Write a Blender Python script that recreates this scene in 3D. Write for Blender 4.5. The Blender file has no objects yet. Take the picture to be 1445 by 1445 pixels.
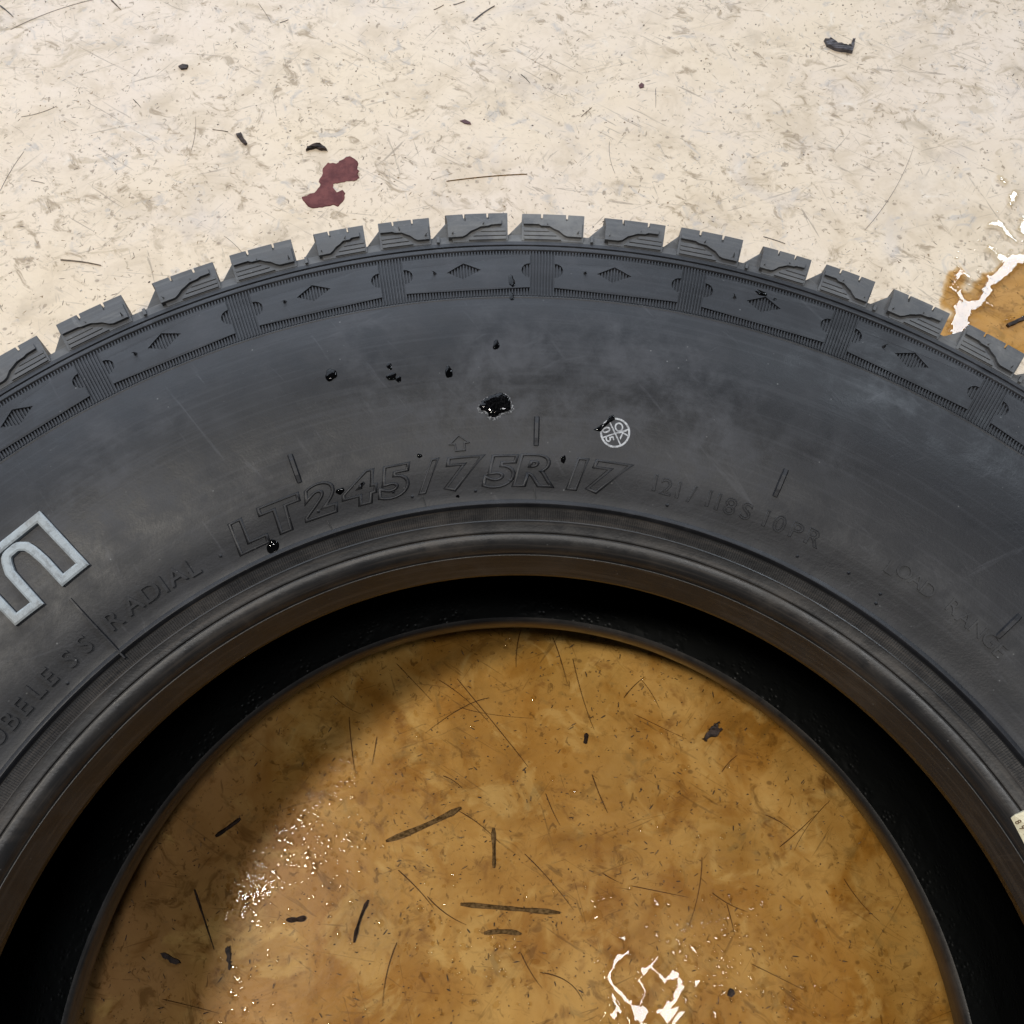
import bpy, bmesh, math, random
import numpy as np
from mathutils import Vector, Matrix
from mathutils.geometry import tessellate_polygon

# ------------------------------------------------------------------ camera
scene = bpy.context.scene
col = scene.collection
cam_data = bpy.data.cameras.new('camera')
cam = bpy.data.objects.new('camera', cam_data)
col.objects.link(cam)
PITCH, ROLL = 1.19165334, 0.02081516
fw = Vector((0, math.cos(PITCH), -math.sin(PITCH)))
rt0 = Vector((1, 0, 0)); up0 = rt0.cross(fw)
rt = rt0 * math.cos(ROLL) + up0 * math.sin(ROLL)
up = up0 * math.cos(ROLL) - rt0 * math.sin(ROLL)
m = Matrix((rt, up, -fw)).transposed().to_4x4()
m.translation = Vector((-0.00847712, 0.08494552, 0.58585196))
cam.matrix_world = m
cam_data.sensor_width = 36
cam_data.lens = 36 * 1299.64 / 1445
cam_data.clip_start = 0.01
cam_data.clip_end = 100
scene.camera = cam

# ------------------------------------------------------------------ light (indoors: lamps only)
world = bpy.data.worlds.new('World'); scene.world = world
world.use_nodes = True
bg = world.node_tree.nodes['Background']
bg.inputs[0].default_value = (0.80, 0.88, 1.0, 1); bg.inputs[1].default_value = 0.06

def area(name, loc, target, sx, sy, power, color):
    d = bpy.data.lights.new(name, 'AREA'); d.shape = 'RECTANGLE'; d.size = sx; d.size_y = sy
    d.energy = power; d.color = color
    o = bpy.data.objects.new(name, d); col.objects.link(o)
    o.location = loc
    o.rotation_euler = (Vector(target) - Vector(loc)).to_track_quat('-Z', 'Y').to_euler()
    return o
area('door_light', (-1.1, 2.7, 1.75), (-0.2, 0.2, 0.6), 4.2, 3.1, 116, (0.76, 0.86, 1.0))
area('window_light', (2.02, 2.55, 2.72), (0.2, 0.4, 0.0), 0.50, 0.76, 45, (0.80, 0.90, 1.0))
area('ceiling_lamp', (-0.86, 0.02, 2.6), (-0.1, 0.1, 0), 0.22, 0.36, 41, (1.0, 0.94, 0.84))
area('ceiling_lamp_white', (0.43, -0.19, 2.6), (0.1, 0.1, 0), 0.28, 0.28, 12.5, (1.0, 1.0, 1.0))

scene.view_settings.view_transform = 'Standard'
scene.view_settings.look = 'None'
scene.view_settings.exposure = 0.0
scene.view_settings.gamma = 1.0
scene.view_settings.use_curve_mapping = False
scene.render.engine = 'CYCLES'
scene.cycles.max_bounces = 6
scene.cycles.transparent_max_bounces = 40
scene.cycles.caustics_reflective = False
scene.cycles.caustics_refractive = False
rng = random.Random(7)

# measured positions: (angle in degrees, radius) on the tyre, (x, y) in metres on the floor
SIZE_TEXT = [('L', 118.83, 0.2541), ('T', 115.32, 0.2552), ('2', 111.24, 0.256), ('4', 107.3, 0.2557), ('5', 103.78, 0.2556), ('/', 100.37, 0.2553), ('7', 96.88, 0.2551), ('5', 93.1, 0.2548), ('R', 89.32, 0.2551), ('1', 85.38, 0.2546), ('7', 82.3, 0.2547)]
LOAD_TEXT = [('1', 77.6, 0.2567), ('2', 76.42, 0.2561), ('1', 75.2, 0.2561), ('/', 73.81, 0.2559), ('1', 72.1, 0.2562), ('1', 71.14, 0.256), ('8', 69.9, 0.2559), ('S', 68.26, 0.2563), ('1', 66.24, 0.2566), ('0', 64.85, 0.2566), ('P', 63.12, 0.2569), ('R', 61.34, 0.2574)]
RADIAL_TEXT = [('R', 133.7, 0.2534), ('A', 131.5, 0.2538), ('D', 129.58, 0.2537), ('I', 128.22, 0.2534), ('A', 126.82, 0.2536), ('L', 125.07, 0.253)]
TUBELESS_TEXT = [('S', 137.06, 0.2531), ('S', 138.93, 0.2528), ('E', 141.24, 0.2532), ('L', 142.72, 0.253), ('E', 144.58, 0.2524), ('B', 146.16, 0.2524), ('U', 147.87, 0.2525)]
RANGE_TEXT = [('L', 53.97, 0.2622), ('O', 52.79, 0.2638), ('A', 51.46, 0.2638), ('D', 50.16, 0.2633), ('R', 47.55, 0.264), ('A', 46.2, 0.2633), ('N', 44.8, 0.2634), ('G', 43.47, 0.2633), ('E', 42.22, 0.2627)]
N_OUTLINE = [(133.05, 0.3056), (132.64, 0.2776), (134.71, 0.2772), (134.78, 0.2887), (134.96, 0.2952), (135.39, 0.2993), (136.15, 0.3005), (136.98, 0.2983), (137.36, 0.2935), (137.44, 0.2765), (139.52, 0.2771), (139.37, 0.3042)]
ARROW = [(97.02, 0.2711), (96.14, 0.2677), (96.55, 0.2675), (96.54, 0.2645), (97.43, 0.2645), (97.44, 0.2673), (97.91, 0.2675)]
STAMP_C = (82.25, 0.2742)
STAMP_R = 0.00631
STAMP_LINES = [[(82.93, 0.279), (81.54, 0.2688)], [(83.44, 0.271), (81.01, 0.2766)]]
STAMP_TEXT = [('O', 81.94, 0.2769), ('K', 81.44, 0.2738), ('0', 83.08, 0.2749), ('5', 82.63, 0.2711)]
STICKER = [(29.69, 0.225), (29.8, 0.2263), (29.62, 0.2318), (26.51, 0.2288), (26.98, 0.224)]
DROPS = [(107.25, 0.3095, 0.00288, 0.00288), (102.31, 0.3078, 0.00108, 0.00216), (102.29, 0.3025, 0.00252, 0.0018), (101.73, 0.3006, 0.00144, 0.00144), (97.36, 0.301, 0.0018, 0.00288), (93.18, 0.3136, 0.00144, 0.00288), (100.96, 0.2643, 0.00108, 0.00108), (109.22, 0.257, 0.0018, 0.00144), (117.34, 0.2455, 0.00252, 0.00288), (86.91, 0.2602, 0.00108, 0.0018), (72.65, 0.3661, 0.00288, 0.00144), (71.56, 0.3644, 0.0009, 0.0009), (91.79, 0.3514, 0.00144, 0.00396), (91.81, 0.3419, 0.00108, 0.00288), (97.69, 0.2458, 0.00072, 0.00072)]
BIG_DROP = [(94.91, 0.2837), (94.56, 0.2862), (93.97, 0.2881), (93.33, 0.2893), (92.76, 0.2896), (92.26, 0.2878), (92.01, 0.2842), (92.02, 0.2817), (92.54, 0.2805), (93.07, 0.2799), (93.21, 0.2787), (93.67, 0.2782), (94.12, 0.2789), (94.29, 0.2811), (94.8, 0.2818)]
STAMP_WET = [(84.32, 0.2742), (83.78, 0.2763), (83.17, 0.2783), (82.99, 0.2812), (82.63, 0.2823), (82.37, 0.2803), (82.9, 0.2781), (83.3, 0.2757), (83.58, 0.2737)]
MAROON = [(-0.1801, 0.5822), (-0.1707, 0.5866), (-0.1667, 0.5937), (-0.1679, 0.6007), (-0.166, 0.6055), (-0.1661, 0.612), (-0.1625, 0.6181), (-0.1557, 0.6171), (-0.1518, 0.6208), (-0.1455, 0.625), (-0.14, 0.6211), (-0.1378, 0.6158), (-0.1379, 0.611), (-0.1357, 0.6101), (-0.1377, 0.6068), (-0.1357, 0.6033), (-0.1396, 0.5997), (-0.1457, 0.5995), (-0.1512, 0.5976), (-0.1562, 0.5963), (-0.1564, 0.5928), (-0.1526, 0.5876), (-0.1482, 0.5901), (-0.1458, 0.5872), (-0.146, 0.5814), (-0.1504, 0.5738), (-0.1548, 0.5754), (-0.1611, 0.5735), (-0.1665, 0.5722), (-0.1716, 0.5721), (-0.1762, 0.576)]
LEAF = [(0.2518, 0.7617), (0.2568, 0.7627), (0.2636, 0.7579), (0.2706, 0.7556), (0.2743, 0.7557), (0.2771, 0.7641), (0.2788, 0.7624), (0.2774, 0.7558), (0.2746, 0.7475), (0.2674, 0.749), (0.2603, 0.7504), (0.2535, 0.7551)]
SCRAP_A = [(-0.1811, 0.6285), (-0.1793, 0.633), (-0.1728, 0.6368), (-0.1685, 0.6347), (-0.164, 0.6297), (-0.1686, 0.6296), (-0.1734, 0.6317), (-0.1784, 0.6301)]
SCRAP_B = [(-0.24, 0.6447), (-0.2355, 0.6455), (-0.2331, 0.6404), (-0.2296, 0.6353), (-0.2305, 0.6331), (-0.2357, 0.6381)]
CHIP = [(-0.0581, 0.6638), (-0.054, 0.6654), (-0.0493, 0.6625), (-0.0486, 0.6603), (-0.0539, 0.6609)]
FLECK = [(0.0904, 0.7064), (0.0929, 0.7096), (0.0952, 0.7073), (0.0945, 0.7042), (0.0915, 0.7033)]
SQUASH = [(0.1128, 0.1684), (0.1162, 0.1724), (0.1195, 0.1764), (0.1242, 0.1795), (0.123, 0.1756), (0.126, 0.1743), (0.1227, 0.1707), (0.1187, 0.1698), (0.1154, 0.1667)]
CLOT = [(0.1198, 0.0284), (0.1211, 0.0298), (0.1226, 0.0292), (0.1233, 0.027), (0.1212, 0.0252), (0.1192, 0.0259)]
TWIG_WET = [(0.358, 0.4771), (0.3668, 0.4816), (0.3732, 0.4849), (0.3725, 0.4812), (0.3662, 0.4785), (0.3591, 0.4746)]
CRUST = [(-0.2979, 0.7163), (-0.2946, 0.7188), (-0.2897, 0.7181), (-0.2903, 0.7141), (-0.295, 0.7132)]
CRUST2 = [(-0.1676, 0.0452), (-0.1653, 0.0464), (-0.164, 0.0423), (-0.1643, 0.0383), (-0.1627, 0.0354), (-0.1645, 0.0339), (-0.1663, 0.0386)]
STUB = [(-0.2045, 0.0416), (-0.2022, 0.042), (-0.1939, 0.0385), (-0.192, 0.0367), (-0.1956, 0.0363), (-0.2021, 0.0391)]
STRAWS = [[(-0.0797, 0.1045), (-0.0568, 0.1138), (-0.0359, 0.1244)], [(-0.0158, 0.1134), (-0.0151, 0.1006), (-0.0148, 0.0908)], [(-0.0338, 0.0707), (-0.0047, 0.0689), (0.0243, 0.0672)], [(-0.0196, 0.0554), (0.0017, 0.0555)], [(-0.19, 0.0757), (-0.1814, 0.0587), (-0.174, 0.044)], [(-0.1343, 0.0604), (-0.1233, 0.0617)], [(0.0407, 0.1704), (0.0397, 0.1639)], [(-0.0942, 0.0492), (-0.0878, 0.0719)], [(-0.1817, 0.1053), (-0.1681, 0.1157)]]
THIN = [[(-0.0392, 0.185), (-0.0203, 0.181), (0.0065, 0.1789)], [(-0.0011, 0.2353), (-0.0039, 0.211)], [(0.0325, 0.2173), (0.0387, 0.1924), (0.0456, 0.1727)], [(-0.0413, 0.2029), (-0.0066, 0.1629), (0.0046, 0.149)], [(-0.0714, 0.0885), (-0.0591, 0.0782), (-0.0494, 0.0681)], [(0.0439, 0.1456), (0.0481, 0.1344), (0.0531, 0.1233)], [(0.122, 0.074), (0.1254, 0.0574)], [(0.156, 0.106), (0.1782, 0.1238)], [(-0.1079, 0.1774), (-0.1044, 0.1566), (-0.1011, 0.1431)], [(-0.0206, 0.1912), (-0.0383, 0.1841), (-0.0598, 0.1683)], [(-0.0526, 0.2018), (-0.0202, 0.1757)], [(0.0712, 0.1828), (0.0909, 0.1736), (0.1031, 0.1682)], [(0.1239, 0.1485), (0.1343, 0.1589)], [(0.1089, 0.0991), (0.1057, 0.0795), (0.0984, 0.0603)], [(-0.0535, 0.0745), (-0.03, 0.0597)], [(-0.0367, 0.1224), (-0.0118, 0.1047)], [(0.0032, 0.099), (0.0326, 0.0685)], [(0.013, 0.0358), (0.0284, 0.0314), (0.0371, 0.0218)], [(0.0661, 0.0826), (0.0869, 0.0791), (0.0993, 0.077)], [(0.114, 0.0796), (0.1342, 0.0697)], [(-0.0897, 0.1655), (-0.0915, 0.1484)], [(-0.1194, 0.1905), (-0.1005, 0.1793)], [(-0.0803, 0.2117), (-0.0564, 0.1882)], [(0.0197, 0.231), (0.0288, 0.2012)], [(0.0764, 0.2045), (0.087, 0.1867)], [(0.1923, 0.0889), (0.2104, 0.0662)], [(0.0019, 0.0455), (0.0143, 0.0275)], [(0.0495, 0.0893), (0.0591, 0.0844)], [(-0.0475, 0.1429), (-0.0355, 0.136)], [(0.1887, 0.133), (0.1643, 0.1041)], [(0.149, 0.124), (0.1653, 0.1142)], [(0.0648, 0.193), (0.0787, 0.2068)], [(0.0156, 0.1337), (0.0243, 0.1154)], [(0.1341, 0.0424), (0.1653, 0.0285)], [(-0.1996, 0.0182), (-0.1667, 0.0117)], [(-0.0697, 0.0497), (-0.0756, 0.0169)]]
DRY = [[(-0.0663, 0.6013), (-0.0325, 0.6071), (-0.0019, 0.6101)], [(-0.4638, 0.7833), (-0.4492, 0.7702)], [(-0.3686, 0.7929), (-0.3578, 0.7812)], [(-0.0509, 0.7765), (-0.0329, 0.7948)], [(-0.33, 0.6801), (-0.322, 0.6711)], [(-0.069, 0.7955), (-0.0592, 0.8001)], [(-0.3575, 0.518), (-0.3257, 0.5136)], [(-0.3962, 0.5933), (-0.385, 0.5908)], [(-0.2468, 0.6475), (-0.2598, 0.6493)], [(0.1046, 0.7036), (0.1038, 0.6827)], [(0.0418, 0.671), (0.0507, 0.6812)], [(-0.0087, 0.7163), (-0.0008, 0.7063)], [(-0.086, 0.789), (-0.0776, 0.7952)], [(0.1828, 0.5536), (0.1993, 0.5473)], [(-0.2394, 0.7923), (-0.2255, 0.769)], [(-0.2183, 0.77), (-0.2113, 0.7736)], [(-0.3948, 0.4767), (-0.3908, 0.4706)], [(-0.4483, 0.7552), (-0.3852, 0.7924)], [(-0.4185, 0.5822), (-0.4082, 0.6225)], [(0.2628, 0.5618), (0.3139, 0.6483)], [(-0.4183, 0.6586), (-0.3916, 0.6707)], [(-0.2145, 0.5197), (-0.2362, 0.5437)], [(0.0647, 0.6454), (0.0686, 0.6126)], [(-0.2739, 0.6275), (-0.2756, 0.6625)]]
POOL_INNER = [(0.0627, 0.0473, 0.0569, 0.0447, 0.00172), (0.0569, 0.0447, 0.0531, 0.0373, 0.00172), (0.0531, 0.0373, 0.0522, 0.0318, 0.00172), (0.0522, 0.0318, 0.0565, 0.0258, 0.00172), (0.0565, 0.0258, 0.0589, 0.0247, 0.00172), (0.054, 0.0236, 0.0571, 0.0176, 0.00215), (0.0571, 0.0176, 0.0506, 0.0111, 0.00215), (0.0588, 0.0222, 0.0644, 0.0209, 0.00172), (0.0644, 0.0209, 0.0661, 0.0125, 0.00172), (0.0721, 0.0376, 0.0788, 0.0432, 0.00215), (0.0771, 0.0392, 0.0818, 0.0356, 0.00172), (0.0818, 0.0356, 0.0849, 0.0331, 0.00172), (0.0696, 0.0325, 0.0722, 0.0286, 0.00172), (0.0722, 0.0286, 0.0717, 0.0239, 0.00172), (0.087, 0.0343, 0.0912, 0.0365, 0.00215), (0.0912, 0.0365, 0.0934, 0.0326, 0.00215), (0.0934, 0.0326, 0.0913, 0.0236, 0.00215), (0.0913, 0.0236, 0.0867, 0.0174, 0.00215), (0.0867, 0.0174, 0.0794, 0.0169, 0.00215), (0.0866, 0.0164, 0.092, 0.0129, 0.00387), (0.0702, 0.0161, 0.0712, 0.0091, 0.00301), (0.0443, 0.0737, 0.0535, 0.0762, 0.00129), (0.038, 0.0656, 0.045, 0.0661, 0.00172), (0.0805, 0.0748, 0.0809, 0.0744, 0.00215), (0.0604, 0.0551, 0.0612, 0.0547, 0.00172), (0.0615, 0.0634, 0.0623, 0.063, 0.00129), (0.1031, 0.0324, 0.1034, 0.0317, 0.00215), (0.1177, 0.0269, 0.12, 0.0252, 0.00172), (0.1122, 0.0168, 0.1136, 0.0133, 0.00172), (0.102, 0.0499, 0.102, 0.0492, 0.00172), (0.113, 0.049, 0.1141, 0.0476, 0.00129)]
POOL_RIGHT = [(0.3212, 0.4694, 0.3263, 0.4882, 0.00602), (0.3289, 0.4907, 0.3392, 0.4948, 0.00387), (0.3392, 0.4948, 0.3498, 0.5065, 0.00344), (0.3252, 0.4944, 0.3276, 0.506, 0.00215), (0.3199, 0.5084, 0.3245, 0.5136, 0.00172), (0.3245, 0.5136, 0.3313, 0.5255, 0.00172), (0.3313, 0.5255, 0.3413, 0.514, 0.00172), (0.3533, 0.5143, 0.3612, 0.5223, 0.0043), (0.3612, 0.5223, 0.374, 0.5331, 0.0043), (0.374, 0.5331, 0.3865, 0.5414, 0.0043), (0.3571, 0.546, 0.3649, 0.5369, 0.00258), (0.3649, 0.5369, 0.3713, 0.5331, 0.00258), (0.36, 0.569, 0.3695, 0.5693, 0.00215), (0.3695, 0.5693, 0.3742, 0.5612, 0.00215), (0.3742, 0.5612, 0.379, 0.5546, 0.00215), (0.3808, 0.5889, 0.3865, 0.6017, 0.00258), (0.3771, 0.6157, 0.3807, 0.6101, 0.00215), (0.3859, 0.5615, 0.3904, 0.5739, 0.00344), (0.3497, 0.4938, 0.3502, 0.4932, 0.00129), (0.3546, 0.4788, 0.362, 0.4815, 0.00172), (0.314, 0.498, 0.32, 0.5019, 0.00086), (0.3705, 0.4842, 0.376, 0.4856, 0.00172)]
FILM_RIGHT = [(0.3166, 0.4974, 0.325, 0.5169, 0.00559), (0.325, 0.5169, 0.3318, 0.5255, 0.0043), (0.3457, 0.5109, 0.3549, 0.5176, 0.00774), (0.3295, 0.4946, 0.3499, 0.4887, 0.0129), (0.3618, 0.4953, 0.3791, 0.5021, 0.01806), (0.3816, 0.515, 0.4062, 0.5028, 0.0258), (0.3095, 0.4691, 0.3721, 0.4644, 0.01505)]
GLINT_C = [(-0.1626, 0.0724), (-0.1508, 0.0784), (-0.1405, 0.0982), (-0.1333, 0.1103), (-0.1183, 0.1311), (-0.1111, 0.148), (-0.1068, 0.0988), (-0.1564, 0.0243), (-0.1106, 0.0948), (-0.0532, 0.0463), (0.1104, 0.0531), (0.1276, 0.0646), (0.1336, 0.0351), (0.1606, 0.0213), (-0.0122, 0.0397), (0.102, 0.0492)]

# ------------------------------------------------------------------ material helpers
class NT:
    def __init__(s, name):
        s.m = bpy.data.materials.new(name); s.m.use_nodes = True
        s.t = s.m.node_tree; s.t.nodes.clear()
        s.out = s.n('ShaderNodeOutputMaterial')
    def n(s, t, **kw):
        x = s.t.nodes.new(t)
        for k, v in kw.items(): setattr(x, k, v)
        return x
    def l(s, a, b): s.t.links.new(a, b)
    def val(s, sock, v):
        if isinstance(v, bpy.types.NodeSocket): s.l(v, sock)
        elif v is not None: sock.default_value = v
    def coord(s, scale=(1, 1, 1), rot=(0, 0, 0), loc=(0, 0, 0), src='Object'):
        c = s.n('ShaderNodeTexCoord'); mp = s.n('ShaderNodeMapping')
        mp.inputs['Rotation'].default_value = rot; mp.inputs['Location'].default_value = loc
        s.l(c.outputs[src], mp.inputs[0])
        if scale == (1, 1, 1): return mp.outputs[0]
        m2 = s.n('ShaderNodeMapping'); m2.inputs['Scale'].default_value = scale
        s.l(mp.outputs[0], m2.inputs[0]); return m2.outputs[0]
    def noise(s, vec, scale, detail=3, rough=.55, dist=0):
        x = s.n('ShaderNodeTexNoise'); s.l(vec, x.inputs['Vector'])
        x.inputs['Scale'].default_value = scale; x.inputs['Detail'].default_value = detail
        x.inputs['Roughness'].default_value = rough; x.inputs['Distortion'].default_value = dist
        return x.outputs['Fac']
    def vor(s, vec, scale, feature='F1'):
        x = s.n('ShaderNodeTexVoronoi', feature=feature); s.l(vec, x.inputs['Vector'])
        x.inputs['Scale'].default_value = scale
        return x.outputs['Distance']
    def ramp(s, v, a, b, lo=0., hi=1.):
        x = s.n('ShaderNodeMapRange'); x.interpolation_type = 'SMOOTHSTEP'
        s.l(v, x.inputs[0]); x.inputs[1].default_value = a; x.inputs[2].default_value = b
        x.inputs[3].default_value = lo; x.inputs[4].default_value = hi
        return x.outputs[0]
    def mul(s, a, b, op='MULTIPLY'):
        x = s.n('ShaderNodeMath', operation=op); s.val(x.inputs[0], a); s.val(x.inputs[1], b)
        return x.outputs[0]
    def mix(s, f, a, b):
        x = s.n('ShaderNodeMix', data_type='RGBA'); s.val(x.inputs[0], f)
        for i, v in ((6, a), (7, b)):
            if isinstance(v, tuple): x.inputs[i].default_value = (*v, 1)
            else: s.l(v, x.inputs[i])
        return x.outputs[2]
    def bump(s, h, strength, dist, normal=None):
        x = s.n('ShaderNodeBump'); s.l(h, x.inputs['Height'])
        x.inputs['Strength'].default_value = strength; x.inputs['Distance'].default_value = dist
        if normal: s.l(normal, x.inputs['Normal'])
        return x.outputs[0]
    def principled(s, color, rough, spec=.5, normal=None):
        b = s.n('ShaderNodeBsdfPrincipled')
        if isinstance(color, tuple): b.inputs['Base Color'].default_value = (*color, 1)
        else: s.l(color, b.inputs['Base Color'])
        s.val(b.inputs['Roughness'], rough); s.val(b.inputs['Specular IOR Level'], spec)
        if normal: s.l(normal, b.inputs['Normal'])
        s.l(b.outputs[0], s.out.inputs[0]); return s.m

def ring_noise(t, kr, ka, detail=4):
    """noise drawn out around the tyre's axis: concentric mould and rub marks"""
    c = t.coord(); sx = t.n('ShaderNodeSeparateXYZ'); t.l(c, sx.inputs[0])
    ln = t.n('ShaderNodeVectorMath', operation='LENGTH'); t.l(c, ln.inputs[0])
    at = t.mul(sx.outputs[1], sx.outputs[0], 'ARCTAN2')
    cb = t.n('ShaderNodeCombineXYZ')
    t.l(t.mul(ln.outputs['Value'], kr), cb.inputs[0]); t.l(t.mul(at, ka), cb.inputs[1])
    return t.noise(cb.outputs[0], 1.0, detail, .62, .3)
def rubber(name, base, dusty, dust_amt, rough, bump_s=.25, spec=.5, ring=.0):
    t = NT(name); c = t.coord()
    big = t.noise(c, 8, 5, .62, .1)
    fine = t.noise(c, 60, 4, .70, .2)
    dust = t.mul(t.ramp(big, .40, .66), t.ramp(fine, .32, .72))
    specks = t.mul(t.ramp(t.vor(c, 210), .11, .02), t.ramp(t.noise(c, 40, 2), .54, .66))
    streak = t.ramp(t.noise(t.coord((14, 110, 30), (0, 0, .9)), 1.6, 5, .65, .8), .60, .74)
    streak2 = t.ramp(t.noise(t.coord((18, 130, 30), (0, 0, -.5)), 1.3, 5, .65, .8), .62, .76)
    cloud = t.ramp(t.noise(t.coord(loc=(4, 1, 2)), 15, 5, .72, .15), .52, .74)
    rg = ring_noise(t, 500, 3.0)
    col1 = t.mix(t.mul(dust, dust_amt), base, dusty)
    col1 = t.mix(t.mul(t.mul(streak, streak2, 'MAXIMUM'), dust_amt * .6), col1, dusty)
    col1 = t.mix(t.mul(cloud, dust_amt * .22), col1, dusty)
    if ring: col1 = t.mix(t.mul(t.ramp(rg, .48, .66), ring), col1, dusty)
    col1 = t.mix(t.mul(specks, .6), col1, (.20, .20, .20))
    rr = t.mul(t.ramp(fine, .3, .7, rough - .07, rough + .08), t.mul(cloud, .12), 'ADD')
    nb = t.bump(t.noise(c, 900, 3, .6), bump_s, .0003)
    nb = t.bump(t.noise(c, 30, 4, .55), .14, .003, nb)
    return t.principled(col1, rr, spec, nb)

M = {}
M['rubber'] = rubber('sidewall_rubber', (.012, .0122, .0145), (.052, .053, .060), .85, .49, spec=.33, ring=.18)
M['tread'] = rubber('tread_rubber', (.050, .050, .053), (.150, .147, .143), .9, .60, .4, ring=.2)
M['bead'] = rubber('bead_rubber', (.018, .0175, .018), (.088, .073, .061), .5, .37, spec=.4, ring=.32)
def liner_mat():
    t = NT('inner_liner_rubber'); c = t.coord()
    v = t.vor(t.coord((1, 1, 1.6)), 330)
    return t.principled((.005, .0055, .0055), .42, .3, t.bump(t.mul(t.ramp(v, .05, .5), t.ramp(t.noise(c, 60, 2), .4, .6)), .45, .0010))
M['liner'] = liner_mat()
def scuff_mat():
    t = NT('scuffed_rubber'); c = t.coord()
    f = t.ramp(t.noise(c, 1100, 3, .7), .48, .64)
    return t.principled(t.mix(f, (.022, .023, .026), (.24, .24, .25)), .6, .35, t.bump(t.noise(c, 900, 3), .5, .0005))
M['scuff'] = scuff_mat()
def white_mat():
    t = NT('white_letter_rubber'); c = t.coord()
    f = t.ramp(t.noise(c, 260, 5, .7, .5), .42, .72)
    g = t.ramp(t.noise(c, 35, 3), .45, .7)
    cc = t.mix(t.mul(f, .75), (.32, .355, .38), (.13, .135, .14))
    cc = t.mix(t.mul(g, .5), cc, (.24, .23, .21))
    return t.principled(cc, .6, .3, t.bump(t.noise(c, 700, 3), .3, .0004))
M['white'] = white_mat()
def print_mat():
    t = NT('white_stamp_ink'); c = t.coord()
    f = t.ramp(t.noise(c, 700, 4, .7), .44, .58)
    return t.principled(t.mix(t.mul(f, .6), (.46, .47, .49), (.14, .14, .15)), .6, .2)
M['ink'] = print_mat()
def plain(name, a, b, scale, rough=.6, spec=.4, bs=.3):
    t = NT(name); c = t.coord()
    return t.principled(t.mix(t.ramp(t.noise(c, scale, 4, .65), .35, .65), a, b), rough, spec,
                        t.bump(t.noise(c, scale * 3, 3), bs, .0008))
M['sticker'] = plain('sticker_paper', (.70, .64, .46), (.60, .54, .38), 180, .5)
M['sticker_ink'] = plain('sticker_ink', (.10, .06, .03), (.14, .09, .05), 300)
M['maroon'] = plain('maroon_paint', (.085, .017, .017), (.15, .042, .038), 90, .6, .25)
M['maroon_dark'] = plain('maroon_chip', (.10, .028, .028), (.06, .018, .02), 200, .5)
M['scrap'] = plain('dark_scrap', (.014, .010, .009), (.06, .04, .034), 300, .6, .25)
M['leaf'] = plain('dark_dry_leaf', (.035, .032, .036), (.11, .10, .11), 220, .5)
M['straw'] = plain('wet_brown_straw', (.085, .050, .018), (.27, .17, .075), 420, .7, .15)
M['thin'] = plain('wet_grass_fibre', (.13, .065, .022), (.22, .12, .045), 260, .7, .15)
M['dry'] = plain('dry_grass_fibre', (.14, .115, .10), (.26, .22, .18), 260, .6)
M['greyblade'] = plain('grey_blade', (.12, .115, .12), (.22, .21, .21), 260, .6)
M['grit_dark'] = plain('dark_grit', (.05, .04, .035), (.13, .10, .085), 500, .7)
M['grit_brown'] = plain('brown_grit', (.22, .155, .09), (.34, .25, .16), 500, .7)
M['grit_grey'] = plain('grey_grit', (.30, .28, .26), (.42, .38, .33), 500, .7)

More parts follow.
